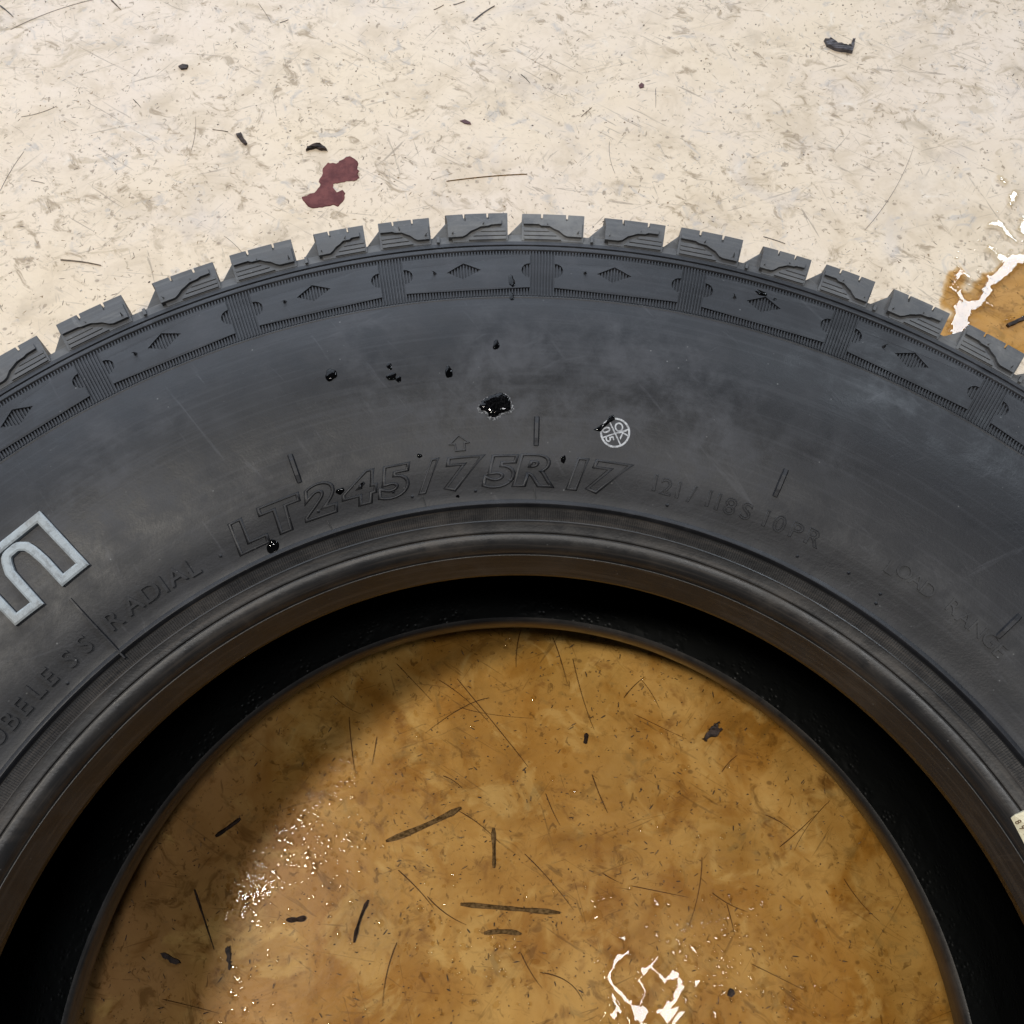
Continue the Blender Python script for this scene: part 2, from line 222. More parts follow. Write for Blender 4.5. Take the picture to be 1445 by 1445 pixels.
def floor_mat():
    t = NT('worn_cream_floor_paint'); c = t.coord()
    cc = t.mix(t.ramp(t.noise(c, 3.2, 4, .6), .35, .65), (.685, .565, .425), (.675, .565, .465))
    cc = t.mix(t.mul(t.ramp(t.noise(c, 22, 4, .68, .6), .44, .70), .62), cc, (.52, .415, .295))
    smudge = t.mul(t.ramp(t.noise(t.coord((1, 1.5, 1), (0, 0, .5)), 46, 4, .7, 1.1), .54, .68), t.ramp(t.noise(t.coord(loc=(1, 2, 0)), 7, 3), .34, .54))
    cc = t.mix(t.mul(smudge, .9), cc, (.33, .25, .165))
    smear = t.mul(t.ramp(t.noise(t.coord((1, 2.2, 1), (0, 0, -.4), (4, 6, 0)), 26, 4, .7, 1.6), .55, .66), t.ramp(t.noise(t.coord(loc=(7, 7, 0)), 6, 2), .42, .56))
    cc = t.mix(t.mul(smear, .55), cc, (.40, .31, .205))
    cc = t.mix(t.mul(t.ramp(t.noise(t.coord(loc=(3, 7, 0)), 48, 5, .65, .9), .57, .70), .65), cc, (.40, .37, .35))
    cc = t.mix(t.mul(t.ramp(t.noise(t.coord((1.3, 1, 1), loc=(11, 2, 0)), 170, 4, .6, .8), .60, .69), .8), cc, (.25, .190, .130))
    spots = t.mul(t.ramp(t.vor(t.coord((1, 1.3, 1), loc=(2, 9, 0)), 75), .17, .08), t.ramp(t.noise(t.coord(loc=(8, 1, 0)), 30, 2), .50, .60))
    cc = t.mix(t.mul(spots, .7), cc, (.22, .165, .12))
    for i, (ang, th) in enumerate(((.55, .62), (-.35, .64), (1.25, .65), (2.2, .65), (.1, .65))):
        s1 = t.noise(t.coord((16, 260, 1), (0, 0, ang), (i * 5, i * 3, 0)), 1.0, 4, .6, 1.2)
        s2 = t.ramp(t.noise(t.coord(loc=(i * 9, 4, 0)), 13, 3), .45, .60)
        cc = t.mix(t.mul(t.mul(t.ramp(s1, th, th + .04), s2), .7), cc, (.29, .235, .18))
    blot = t.mul(t.ramp(t.noise(t.coord(loc=(2, 5, 0)), 17, 5, .6, .4), .56, .70), t.ramp(t.noise(t.coord(loc=(2, 3, 0)), 4, 2), .42, .6))
    cc = t.mix(t.mul(blot, .7), cc, (.38, .305, .22))
    grey = t.mul(t.ramp(t.noise(t.coord(loc=(6, 11, 0)), 13, 4, .7, .8), .54, .70), .35)
    cc = t.mix(grey, cc, (.53, .465, .425))
    pale = t.ramp(t.noise(t.coord(loc=(5, 15, 0)), 36, 5, .7, .8), .60, .75)
    cc = t.mix(t.mul(pale, .5), cc, (.74, .68, .61))
    nb = t.bump(t.noise(c, 260, 5, .65), .25, .0008)
    nb = t.bump(t.noise(c, 26, 4, .6), .25, .004, nb)
    rr = t.ramp(t.noise(c, 30, 4), .3, .7, .38, .62)
    return t.principled(cc, rr, .35, nb)
M['floor'] = floor_mat()

def water_mat(name, tint_a, tint_b, scale, rough, bump=None, spec=1.0, thin=False, depth=None):
    t = NT(name); c = t.coord()
    tr = t.n('ShaderNodeBsdfTransparent'); gl = t.n('ShaderNodeBsdfGlossy')
    gl.inputs['Roughness'].default_value = rough
    f = t.ramp(t.noise(c, scale, 5, .6, .5), .35, .68)
    f2 = t.ramp(t.noise(t.coord(loc=(4, 4, 0)), scale * 2.7, 4, .6, .6), .4, .7)
    tint = t.mix(t.mul(f, f2, 'MAXIMUM'), tint_a, tint_b)
    if thin:      # cooler shade on the left painted into the tint; olive silt in places
        sx = t.n('ShaderNodeSeparateXYZ'); t.l(c, sx.inputs[0])
        e = t.mul(t.mul(sx.outputs[0], -1.0), t.mul(t.noise(c, 9, 3), .22), 'ADD')
        tint = t.mix(t.mul(t.ramp(e, .20, .34), .7), tint, (.82, .66, .50))
        tint = t.mix(t.mul(t.ramp(t.noise(t.coord(loc=(7, 3, 0)), 7, 4), .52, .70), .40), tint, (.68, .56, .28))
        tint = t.mix(t.mul(t.ramp(t.noise(t.coord(loc=(1, 8, 0)), 48, 4, .7, .6), .56, .70), .5), tint, (.52, .36, .18))
        tint = t.mix(t.mul(t.ramp(t.noise(t.coord(loc=(9, 8, 0)), 27, 5, .65, .9), .54, .66), .6), tint, (.94, .81, .52))
    if depth:     # shallow water is clearer
        sx = t.n('ShaderNodeSeparateXYZ'); t.l(c, sx.inputs[0])
        tint = t.mix(t.ramp(sx.outputs[2], depth[0], depth[1]), (.99, .96, .92), tint)
    t.l(tint, tr.inputs[0])
    fr = t.n('ShaderNodeFresnel'); fr.inputs[0].default_value = 1.33
    if bump:
        nb = t.bump(t.noise(c, bump[0], 4, .6), bump[1], bump[2])
        t.l(nb, gl.inputs['Normal']); t.l(nb, fr.inputs['Normal'])
    mx = t.n('ShaderNodeMixShader')
    t.l(t.mul(fr.outputs[0], spec), mx.inputs[0]); t.l(tr.outputs[0], mx.inputs[1]); t.l(gl.outputs[0], mx.inputs[2])
    t.l(mx.outputs[0], t.out.inputs[0]); return t.m
M['film'] = water_mat('brown_water_film', (.89, .73, .43), (.70, .50, .21), 9, .33, (60, .2, .002), .35, True)
M['film_deep'] = water_mat('brown_puddle', (.82, .66, .42), (.76, .59, .34), 14, .2, (60, .2, .002), .06, depth=(.0003, .0011))
M['water'] = water_mat('clear_water', (.97, .95, .90), (.93, .89, .80), 20, .0)
M['wet'] = water_mat('water_on_rubber', (.22, .22, .23), (.14, .14, .15), 60, .0)

# ------------------------------------------------------------------ object helpers
def link(name, verts, faces, mats, parent=None, smooth=False, fmat=None):
    me = bpy.data.meshes.new(name)
    me.from_pydata([tuple(v) for v in verts], [], faces)
    for x in (mats if isinstance(mats, (list, tuple)) else [mats]): me.materials.append(x)
    if fmat: me.polygons.foreach_set('material_index', fmat)
    if smooth: me.polygons.foreach_set('use_smooth', [True] * len(me.polygons))
    me.update()
    o = bpy.data.objects.new(name, me); col.objects.link(o)
    if parent: o.parent = parent
    return o
def fix_normals(o):
    bm = bmesh.new(); bm.from_mesh(o.data); bmesh.ops.recalc_face_normals(bm, faces=bm.faces); bm.to_mesh(o.data); bm.free()
    return o
def tag(o, label, cat, group=None, kind=None):
    o['label'] = label; o['category'] = cat
    if group: o['group'] = group
    if kind: o['kind'] = kind
    return o

# ------------------------------------------------------------------ floor
fl = link('floor', [(-4, -4, 0), (4, -4, 0), (4, 4, 0), (-4, 4, 0)], [(0, 1, 2, 3)], M['floor'])
fl['kind'] = 'structure'

# ------------------------------------------------------------------ tyre geometry
def smooth_curve(pts, n):
    p = np.array(pts, float); d = np.r_[0, np.cumsum(np.hypot(*np.diff(p, axis=0).T))]
    h = np.diff(d); sl = np.diff(p, axis=0) / h[:, None]
    g = np.zeros_like(p); g[0] = sl[0]; g[-1] = sl[-1]
    for i in range(1, len(p) - 1): g[i] = (sl[i-1] * h[i] + sl[i] * h[i-1]) / (h[i-1] + h[i])
    out = []
    for t in np.linspace(0, d[-1], n):
        i = min(max(np.searchsorted(d, t) - 1, 0), len(h) - 1); u = (t - d[i]) / h[i]
        out.append((2*u**3-3*u*u+1)*p[i] + (u**3-2*u*u+u)*h[i]*g[i] + (-2*u**3+3*u*u)*p[i+1] + (u**3-u*u)*h[i]*g[i+1])
    return [tuple(map(float, q)) for q in out]

BASE = smooth_curve([(.2283, .2012), (.2413, .2036), (.26, .2118), (.285, .2180), (.31, .2205), (.33, .2197), (.343, .2176), (.3777, .2104), (.3860, .2078), (.3994, .2066)], 160)
BR = np.array([p[0] for p in BASE]); BZ = np.array([p[1] for p in BASE])
def ztop(r): return float(np.interp(r, BR, BZ))
def S(th, r, h=0.):
    """point on the upper side of the tyre: angle in degrees, radius, height over the skin"""
    e = .0015
    if r < .2285: z = .2012 - (.2285 - r) * 1.0; nr, nz = -.6, .8
    else:
        z = ztop(r); dz = (ztop(r + e) - ztop(r - e)) / (2 * e); k = math.hypot(1, dz); nr, nz = -dz / k, 1 / k
    a = math.radians(th); rr = r + nr * h
    return (rr * math.cos(a), rr * math.sin(a), z + nz * h)

tyre = bpy.data.objects.new('tyre', None); col.objects.link(tyre)
tag(tyre, 'black all-terrain truck tyre lying flat on the cream floor, raised size lettering on its sidewall', 'tyre')

def lathe(name, prof, mat, n=420, smooth=True, sharp=None):
    v, f = [], []; k = len(prof)
    for i in range(n):
        a = 2 * math.pi * i / n; c, s = math.cos(a), math.sin(a)
        v += [(r * c, r * s, z) for r, z in prof]
    for i in range(n):
        j = (i + 1) % n
        for q in range(k - 1): f.append((i*k+q, j*k+q, j*k+q+1, i*k+q+1))
    o = link(name, v, f, mat, tyre, smooth)
    fix_normals(o)
    if smooth:
        me = o.data
        bm = bmesh.new(); bm.from_mesh(me)
        for e in bm.edges:
            if len(e.link_faces) == 2 and e.calc_face_angle(0) > math.radians(32): e.smooth = False
        bm.to_mesh(me); bm.free()
    return o

def seg(a, b, n): return [(r, ztop(r)) for r in np.linspace(a, b, n)]
# outer skin of the upper side: rim ridge, plain field, step to the ribbed band, shoulder ring, groove
side = [(.2404, ztop(.2404) - .0012), (.2407, ztop(.2407) + .0009), (.2411, ztop(.2411) + .0014), (.2416, ztop(.2416) + .0013), (.2432, ztop(.2432) + .0002)]
side += seg(.2445, .3408, 44)
side += [(.3413, ztop(.3413) + .0003), (.3418, ztop(.3418) + .0002), (.3421, ztop(.3421) - .0009)]
side += [(r, z - .0009) for r, z in seg(.3425, .3725, 14)]
side += [(.3729, ztop(.3729) + .0001), (.3733, ztop(.3733) + .0005), (.3745, ztop(.3745) + .0007), (.3758, ztop(.3758) + .0004), (.3763, ztop(.3763) - .0012), (.3772, ztop(.3772) - .0014), (.3777, ztop(.3777) - .0002), (.3800, ztop(.38))]
lathe('sidewall', side, M['rubber'], 480)
lathe('tread_base', [(.3800, ztop(.38)), (.3840, ztop(.3840) - .0006), (.3866, ztop(.3866) - .0014), (.3876, .2040), (.3880, .195), (.3885, .12), (.3875, .04), (.386, .022), (.379, .0135)], M['tread'], 420)
bead = [(.2162, .1790), (.2168, .1812), (.2186, .1872), (.2202, .1924), (.2205, .1934), (.2208, .1935), (.2211, .1931), (.2214, .1942), (.2221, .1964), (.2232, .1983), (.2247, .1997), (.2263, .2005), (.2277, .2008), (.2281, .2006), (.2283, .1998), (.2286, .1988), (.2290, .1990), (.2293, .1999), (.2300, .2003), (.2336, .2012), (.2340, .2016), (.2345, .2015), (.2349, .2006), (.2353, .1998), (.2375, .2011), (.2398, .2024), (.2404, ztop(.2404) - .0012)]
lathe('bead', bead, M['bead'], 480)
lathe('inner_liner', smooth_curve([(.2162, .1790), (.2180, .172), (.228, .172), (.25, .186), (.28, .199), (.31, .205), (.345, .198), (.366, .18), (.372, .115), (.365, .045), (.345, .026), (.31, .022), (.28, .035), (.25, .060), (.236, .0700), (.2247, .0722)], 70), M['liner'], 360)
lathe('lower_bead', [(.2247, .0722), (.2235, .0716), (.2225, .0704), (.2219, .0685), (.2222, .0630), (.2235, .0540), (.2290, .0470), (.2413, .037)], M['bead'], 420)
lathe('lower_sidewall', smooth_curve([(.2413, .037), (.26, .016), (.285, .0045), (.31, .0), (.33, .0015), (.343, .004), (.379, .0135)], 30), M['rubber'], 360)

def plate(name, outline, mat, h0, h1, parent, holes=(), step=.6, bevel=.0003):
    """a raised piece of the skin: outline and holes in (angle, radius)"""
    def dense(pl):
        out = []
        for i, a in enumerate(pl):
            b = pl[(i + 1) % len(pl)]; n = max(1, int(max(abs(a[0]-b[0]) / step, abs(a[1]-b[1]) / .006)))
            out += [(a[0] + (b[0]-a[0]) * q / n, a[1] + (b[1]-a[1]) * q / n) for q in range(n)]
        return out
    loops = [dense(outline)] + [dense(h) for h in holes]
    rm = sum(p[1] for p in loops[0]) / len(loops[0])
    tri = tessellate_polygon([[Vector((math.radians(t) * rm, r, 0)) for t, r in lp] for lp in loops])
    allp = [p for lp in loops for p in lp]; n = len(allp)
    v = [S(t, r, h1) for t, r in allp] + [S(t, r, h0) for t, r in allp]
    f = [tuple(t) for t in tri]; k = 0
    for lp in loops:
        for i in range(len(lp)):
            j = (i + 1) % len(lp); f.append((k+i, k+j, n+k+j, n+k+i))
        k += len(lp)
    return fix_normals(link(name, v, f, mat, parent))

def outline_strip(pts, w, closed=True):
    """offset a polyline in the (angle, radius) plane to both sides, mitred"""
    rm = sum(p[1] for p in pts) / len(pts)
    q = [Vector((math.radians(t) * rm, r)) for t, r in pts]; n = len(q); L, R = [], []
    for i in range(n):
        a = q[(i-1) % n] if closed or i else None; b = q[(i+1) % n] if closed or i < n-1 else None
        d1 = (q[i]-a).normalized() if a is not None else (b-q[i]).normalized()
        d2 = (b-q[i]).normalized() if b is not None else d1
        n1 = Vector((-d1.y, d1.x)); n2 = Vector((-d2.y, d2.x)); mt = (n1+n2).normalized()
        k = w / max(.45, mt.dot(n1))
        L.append(q[i] + mt*k); R.append(q[i] - mt*k)
    back = lambda l: [(math.degrees(p.x / rm), p.y) for p in l]
    return back(L), back(R)

# fine radial ribs of the ornamental band
PANELS = 31; PITCH_P = 360 / PANELS; COL0 = 89.40
v, f = [], []
NR = 1550
for i in range(NR):
    t = 360 * i / NR; w = 360 / NR * .30; b = len(v)
    for r in (.3424, .3575, .3724):
        v += [S(t - w, r, -.0011), S(t - w * .7, r, .0001), S(t + w * .7, r, .0001), S(t + w, r, -.0011)]
    for q in (0, 4):
        f += [(b+q, b+q+1, b+q+5, b+q+4), (b+q+1, b+q+2, b+q+6, b+q+5), (b+q+2, b+q+3, b+q+7, b+q+6)]
    f += [(b, b+3, b+2, b+1), (b+8, b+9, b+10, b+11)]
o = fix_normals(link('radial_ribs', v, f, M['rubber'], tyre)); o['kind'] = 'stuff'
v, f = [], []
for i in range(1500):
    t = 360 * i / 1500; w = .06; b = len(v)
    for r in (.2354, .2398):
        for tt, dz in ((t - w, -.0004), (t, -.00005), (t + w, -.0004)):
            a = math.radians(tt); v.append((r * math.cos(a), r * math.sin(a), .2000 + (r - .2353) * .58 + dz))
    f += [(b, b+1, b+4, b+3), (b+1, b+2, b+5, b+4)]
o = fix_normals(link('rim_knurling', v, f, M['rubber'], tyre)); o['kind'] = 'stuff'

# smooth raised panels with a diamond window, and their vent hairs
def hair(name, t, r, length, lean, parent, h0=.0, w=.0005, mat=None):
    p0 = Vector(S(t, r, h0)); up_ = (Vector(S(t, r, h0 + .01)) - p0).normalized()
    tan = Vector((math.sin(math.radians(t)), -math.cos(math.radians(t)), 0)); rad = up_.cross(tan)
    ring = []; n = 5; v = []; f = []
    for k in range(4):
        u = k / 3; c = p0 + up_ * length * (u - .25 * u * u * abs(lean[0] + lean[1])) + (tan * lean[0] + rad * lean[1]) * length * u * u
        rr = w * (1.9 if k == 0 else 1 - .75 * u)
        for q in range(n):
            a = 2 * math.pi * q / n; v.append(c + (tan * math.cos(a) + rad * math.sin(a)) * rr)
    for k in range(3):
        for q in range(n): f.append((k*n+q, k*n+(q+1) % n, (k+1)*n+(q+1) % n, (k+1)*n+q))
    f.append(tuple(range(3*n, 4*n)))
    return link(name, v, f, mat or M['rubber'], parent, True)

for i in range(PANELS):
    a1 = COL0 + PITCH_P * i - .95; a0 = a1 - PITCH_P + 1.9        # from a0 (right end) to a1 (left end)
    rm = .3586; ri, ro = .3474, .3693
    arc = []
    for s_, ac in ((1, a1), (-1, a0)):
        k = []
        for q in range(9):
            ph = math.pi * q / 8
            k.append((ac - s_ * (.66 * math.sin(ph)), rm + .0048 * math.cos(ph)))
        arc.append(k)
    outline = [(a0, ri), (a1, ri)] + list(reversed(arc[0])) + [(a1, ro), (a0, ro)] + arc[1]
    mid = (a0 + a1) / 2 + .25
    dia = [(mid - 1.32, .3592), (mid + .10, .3535), (mid + 1.32, .3584), (mid + .0, .3642)]
    o = plate('panel', outline, M['rubber'], -.0010, .0005, tyre, [dia])
    hair('vent_hair', a1 - 2.35, .3586 + rng.uniform(-.001, .001), rng.uniform(.002, .0045), (rng.uniform(-.6, .8), rng.uniform(-.7, .3)), o, .0006)

# tread lugs: real, uneven spacing for the stretch the photograph shows
LUGS = [(130.9, 126.41), (124.96, 120.2), (118.0, 113.53), (112.28, 107.8), (106.19, 102.55), (101.46, 97.74), (96.57, 92.01), (90.92, 86.38), (84.92, 80.44), (79.29, 74.77), (73.3, 69.73), (68.64, 65.05), (63.7, 59.54), (58.11, 53.9)]
start, end, nf = 52.6, 132.2 - 360, 50
pos = start; ws = [1 + .14 * math.sin(i * 1.9) + .08 * math.sin(i * .77) for i in range(nf)]
tot = sum(ws); span = start - end
for i in range(nf):
    w = span * ws[i] / tot; LUGS.append((pos, pos - w * .77)); pos -= w
def lug(idx, tl, tr):
    """tl: left end (larger angle), tr: right end"""
    W = tl - tr; typeA = idx % 2 == 1
    sip = [.31 + rng.uniform(-.03, .03), .70 + rng.uniform(-.04, .03)]
    us = [0, .06]
    for s_ in sip: us += [s_ - .018, s_ - .013, s_ + .013, s_ + .018]
    us += [.5, .94, 1]; us = sorted(us)
    v = []; K = 7
    dip = .0009
    for u in us:
        cut = any(abs(u - s_) < .0155 for s_ in sip)
        top = .3996 + .0004 * math.sin(idx * 2.3) - (.0014 if cut else 0)
        sk = 0.
        lo_shift = (.10 if not typeA else -.015) * (1 - u)      # left flank leans in towards the base on every second lug
        tt = tl - W * u
        tb = tl - W * (u + lo_shift)
        def P(t, r, z): a = math.radians(t); return (r * math.cos(a), r * math.sin(a), z)
        mix_ = lambda k: tt * k + tb * (1 - k)
        v += [P(mix_(0), .3802, ztop(.3802) - .0022), P(mix_(.0), .3806, ztop(.3806) + .0002), P(mix_(.35), .3885, .2092), P(mix_(.9), top - .0004, .2072 if not cut else .2058), P(tt, top, .2064 if not cut else .2048), P(tt + .25, top + .0006, .160), P(tt + .25, .3865, .160)]
    f = []
    for i in range(len(us) - 1):
        for q in range(K):
            f.append((i*K+q, i*K+(q+1) % K, (i+1)*K+(q+1) % K, (i+1)*K+q))
    f += [tuple(range(K)), tuple(range((len(us)-1)*K, len(us)*K))]
    o = fix_normals(link('tread_lug', v, f, M['tread'], tyre))
    def T3(u, r, h):
        a = math.radians(tl - W * u); z = float(np.interp(r, [.3806, .3885, .3992], [ztop(.3806) + .0002, .2092, .2072])) + h
        return (r * math.cos(a), r * math.sin(a), z)
    def slab(name, pts, h):
        n = len(pts); tri = tessellate_polygon([[Vector((u * .03, r, 0)) for u, r in pts]])
        vv = [T3(u, r, h) for u, r in pts] + [T3(u, r, -.0012) for u, r in pts]
        ff = [tuple(t) for t in tri] + [(i, (i+1) % n, n + (i+1) % n, n+i) for i in range(n)]
        return fix_normals(link(name, vv, ff, M['tread'], o))
    ja = lambda: rng.uniform(-.0003, .0003)
    mk = (lambda l: l) if typeA else (lambda l: [(1.0 - u, r) for u, r in l])
    off = 0 if typeA else .05
    border = [(.02, .3905), (.26, .3903+ja()), (.31, .3893), (.44, .3890+ja()), (.52, .3874), (.60, .3862), (.68, .3838+ja()), (.74, .3829), (.97, .3829)]
    pl = [(u, r) for u, r in border] + [(.97, .3905), (.97, .3930), (.02, .3945)]
    if not typeA: pl = [(min(.985, max(.10, u)), r) for u, r in pl]
    slab('lug_plate', mk(pl), .0015)
    for k, (r0, r1, e1) in enumerate(((.3866, .3886, .44), (.3838, .3858, .56), (.3812, .3830, .64))):
        slab('lug_rib', mk([(.03, r0), (e1, r0), (e1 - .05, r1), (.03, r1)]), .0004 + .00015 * k)
    for (u, r) in ((.40, .3903), (.90, .3845)):
        uu = u if typeA else 1 - u
        a = tl - W * uu
        hair('vent_hair', a, r, rng.uniform(.0015, .0035), (rng.uniform(-.5, .5), rng.uniform(-.6, .1)), o, .0022, .00045, M['tread'])
    return o
for i, (a, b) in enumerate(LUGS):
    o = lug(i, a, b)
    v = []
    for dz in (0, -.02):
        for t_, r_, z_ in ((a + 1.35, .3862, .2036), (a - .3, .3862, .2040), (a - .3, .3972, .2046), (a + .02, .3966, .2042)):
            c = math.radians(t_); v.append((r_ * math.cos(c), r_ * math.sin(c), z_ + dz))
    fix_normals(link('groove_flank', v, [(0, 1, 2, 3), (7, 6, 5, 4)] + [(k, (k+1) % 4, (k+1) % 4 + 4, k + 4) for k in range(4)], M['tread'], o))
# ties and inner flanks in the grooves between lugs
for i in range(len(LUGS)):
    a = LUGS[i][1]; b = LUGS[(i + 1) % len(LUGS)][0]
    if b > a: b -= 360
    g = a - b
    if i % 2 == 0: continue
    v = []
    t0 = a - g * .45; w = .10
    for tt in (t0 + w, t0 - w):
        for r, z in ((.3802, .2080), (.3806, ztop(.3806) + .0012), (.3856, .2088), (.3866, .2072), (.3866, .198)):
            c = math.radians(tt); v.append((r * math.cos(c), r * math.sin(c), z))
    f = [(0, 1, 2, 3, 4), (9, 8, 7, 6, 5)] + [(k, k + 5, (k+1) % 5 + 5, (k+1) % 5) for k in range(5)]
    fix_normals(link('groove_tie', v, f, M['tread'], tyre))
# the rows of blocks further down the tread
nb = 62
def block(name, t0, t1, z0, z1, sl, rr):
    v = []
    for r in (.386, rr):
        for tt, z in ((t0, z0), (t1, z0), (t1 + sl, z1), (t0 + sl, z1)):
            c = math.radians(tt); v.append((r * math.cos(c), r * math.sin(c), z))
    f = [(0, 1, 2, 3), (7, 6, 5, 4)] + [(k, (k+1) % 4, (k+1) % 4 + 4, k + 4) for k in range(4)]
    fix_normals(link(name, v, f, M['tread'], tyre))
for i in range(nb):
    t = 360 * i / nb
    block('tread_block', t, t + 4.3, .118, .150, 1.2, .3995)
    block('tread_block', t + 2.5, t + 6.8, .072, .106, -1.2, .3995)
    block('tread_block', t, t + 4.5, .016, .060, .5, .3975)

# ------------------------------------------------------------------ lettering
_cache = {}
def glyph(ch, outline, thick, bold):
    key = (ch, outline, thick, bold)
    if key in _cache: return _cache[key]
    cu = bpy.data.curves.new('t', 'FONT'); cu.body = ch; cu.size = 1.0 / .73; cu.align_x = 'CENTER'
    cu.resolution_u = 5; cu.offset = bold
    if outline: cu.fill_mode = 'NONE'; cu.bevel_depth = thick; cu.bevel_resolution = 1
    else: cu.extrude = .5; cu.bevel_depth = 0
    ob = bpy.data.objects.new('t', cu); col.objects.link(ob); bpy.context.view_layer.update()
    me = ob.evaluated_get(bpy.context.evaluated_depsgraph_get()).to_mesh()
    vs = [tuple(p.co) for p in me.vertices]; fs = [tuple(p.vertices) for p in me.polygons]
    ob.to_mesh_clear() if False else None
    bpy.data.objects.remove(ob); bpy.data.curves.remove(cu)
    xs = [p[0] for p in vs]; cx = (min(xs) + max(xs)) / 2
    vs = [(x - cx, y - .5, z) for x, y, z in vs]
    _cache[key] = (vs, fs); return vs, fs
def letter(ch, th, r, height, parent, mat, outline=False, relief=.0006, shear=0., wide=1., thick=.035, bold=0., rot=0., base=0.):
    vs, fs = glyph(ch, outline, thick, bold); v = []
    c, s_ = math.cos(rot), math.sin(rot)
    for x, y, z in vs:
        X = (x * wide + shear * y) * height; Y = y * height
        X, Y = X * c - Y * s_, X * s_ + Y * c
        h = base + (z * height if outline else (relief if z > 0 else -.0006))
        v.append(S(th - math.degrees(X / r), r + Y, h))
    o = link('letter', v, fs, mat, parent, outline)
    fix_normals(o); return o

for ch, th, r in SIZE_TEXT:
    w = {'1': 1.3, '/': 1.0}.get(ch, 1.62)
    letter(ch, th, r + .0005, .0120, tyre, M['rubber'], True, shear=.32 if ch not in 'LT' else .12, wide=w, thick=.046, bold=.06)
for ch, th, r in LOAD_TEXT:
    letter(ch, th, r - .0004, .0068, tyre, M['rubber'], True, wide=1.2, thick=.034, bold=.0)
for ch, th, r in RADIAL_TEXT: letter(ch, th, r, .0072, tyre, M['rubber'], False, .0012, wide=1.15, bold=.012)
for ch, th, r in TUBELESS_TEXT: letter(ch, th, r, .0072, tyre, M['rubber'], False, .0012, wide=1.05, bold=.012)
for ch, th, r in RANGE_TEXT: letter(ch, th, r, .0062, tyre, M['rubber'], False, .0005, wide=1.05, bold=.0)

# white outlined letter at the end of the brand name
def strip_plate(name, pts, w, h0, h1, mat, parent, closed=True):
    L, R = outline_strip(pts, w, closed); n = len(pts); v, f = [], []
    for i in range(n): v += [S(*L[i], h0), S(*L[i], h1 * .8), S(L[i][0]*.8+R[i][0]*.2, L[i][1]*.8+R[i][1]*.2, h1), S(L[i][0]*.2+R[i][0]*.8, L[i][1]*.2+R[i][1]*.8, h1), S(*R[i], h1 * .8), S(*R[i], h0)]
    for i in range(n if closed else n - 1):
        j = (i + 1) % n
        for q in range(5): f.append((i*6+q, j*6+q, j*6+q+1, i*6+q+1))
    if not closed: f += [tuple(range(6)), tuple(range((n-1)*6, n*6))]
    return fix_normals(link(name, v, f, mat, parent))
def dense_loop(pts, n=5, closed=True):
    out = []
    for i in range(len(pts) if closed else len(pts) - 1):
        a, b = pts[i], pts[(i + 1) % len(pts)]
        out += [(a[0] + (b[0]-a[0])*q/n, a[1] + (b[1]-a[1])*q/n) for q in range(n)]
    return out if closed else out + [pts[-1]]
N_OUTLINE = N_OUTLINE[:3] + smooth_curve(N_OUTLINE[3:9], 16) + N_OUTLINE[9:]
nl = strip_plate('white_letter', dense_loop(N_OUTLINE, 2), .0019, -.0008, .0021, M['white'], tyre)
nl['label'] = 'white outlined raised letter n'
strip_plate('arrow_mark', dense_loop(ARROW, 2), .00035, -.0004, .0006, M['rubber'], tyre)
# raised radial bars and ticks
def bar(name, th, r0, r1, w, h, lean=0.):
    k = math.degrees(w / ((r0 + r1) / 2)); v = []
    n = 5
    for i in range(n):
        r = r0 + (r1 - r0) * i / (n - 1); t = th + lean * (i / (n - 1) - .5)
        hh = h * (.55 if i in (0, n - 1) else 1)
        v += [S(t + k, r, -.0006), S(t + k * .5, r, hh), S(t - k * .5, r, hh), S(t - k, r, -.0006)]
    f = [(0, 1, 2, 3), tuple(range(4*n-1, 4*n-5, -1))]
    for i in range(n - 1):
        for q in range(3): f.append((i*4+q, i*4+q+1, i*4+q+5, i*4+q+4))
    return fix_normals(link(name, v, f, M['rubber'], tyre))
for th in (112.6, 89.63, 66.3, 43.2, 20.1, 158.9, 182., 205., 228., 251., 274., 297., 320., 343.):
    bar('gauge_bar', th, .2655, .2784, .0015, .0017)
bar('seam_line', 135.28, .2385, .2697, .0007, .0016)
for th, r0, r1, w in ((89.55, .2415, .2480, .0003), (111.2, .2405, .2475, .0004), (101.2, .2412, .2490, .0003)):
    bar('mould_tick', th, r0, r1, w, .0005, .3)
for i in range(14):
    hair('vent_hair', rng.uniform(40, 150), rng.uniform(.246, .252), rng.uniform(.0006, .0012), (0, 0), tyre, 0, .0005)

# inspection stamp
ct, cr = STAMP_C
ring = [(ct + math.degrees(STAMP_R * math.cos(a) / cr), cr + STAMP_R * math.sin(a)) for a in [2 * math.pi * i / 40 for i in range(40)]]
stamp = strip_plate('inspection_stamp', ring, .00042, -.0002, .00012, M['ink'], tyre)
stamp['label'] = 'round white ink stamp reading OK 05'
for a, b in STAMP_LINES: strip_plate('stamp_line', dense_loop([a, b], 3, False), .00030, -.0002, .00011, M['ink'], stamp, False)
for ch, th, r in STAMP_TEXT: letter(ch, th, r, .0038, stamp, M['ink'], False, .00012, wide=1.1, bold=.02, rot=math.radians(-66))
# paper sticker on the bead
st = plate('bead_sticker', [(t_ + .25, r_) for t_, r_ in STICKER], M['sticker'], .0004, .0030, tyre)
st['label'] = 'cream paper sticker with small printed numbers'
for i, ch in enumerate('8918'): letter(ch, 29.35 - .62 * i, .2262 + .0001 * i, .0019, st, M['sticker_ink'], False, .00315, bold=.02, rot=math.radians(8))
for i, ch in enumerate('1518'): letter(ch, 29.25 - .62 * i, .2292, .0019, st, M['sticker_ink'], False, .00315, bold=.02, rot=math.radians(8))

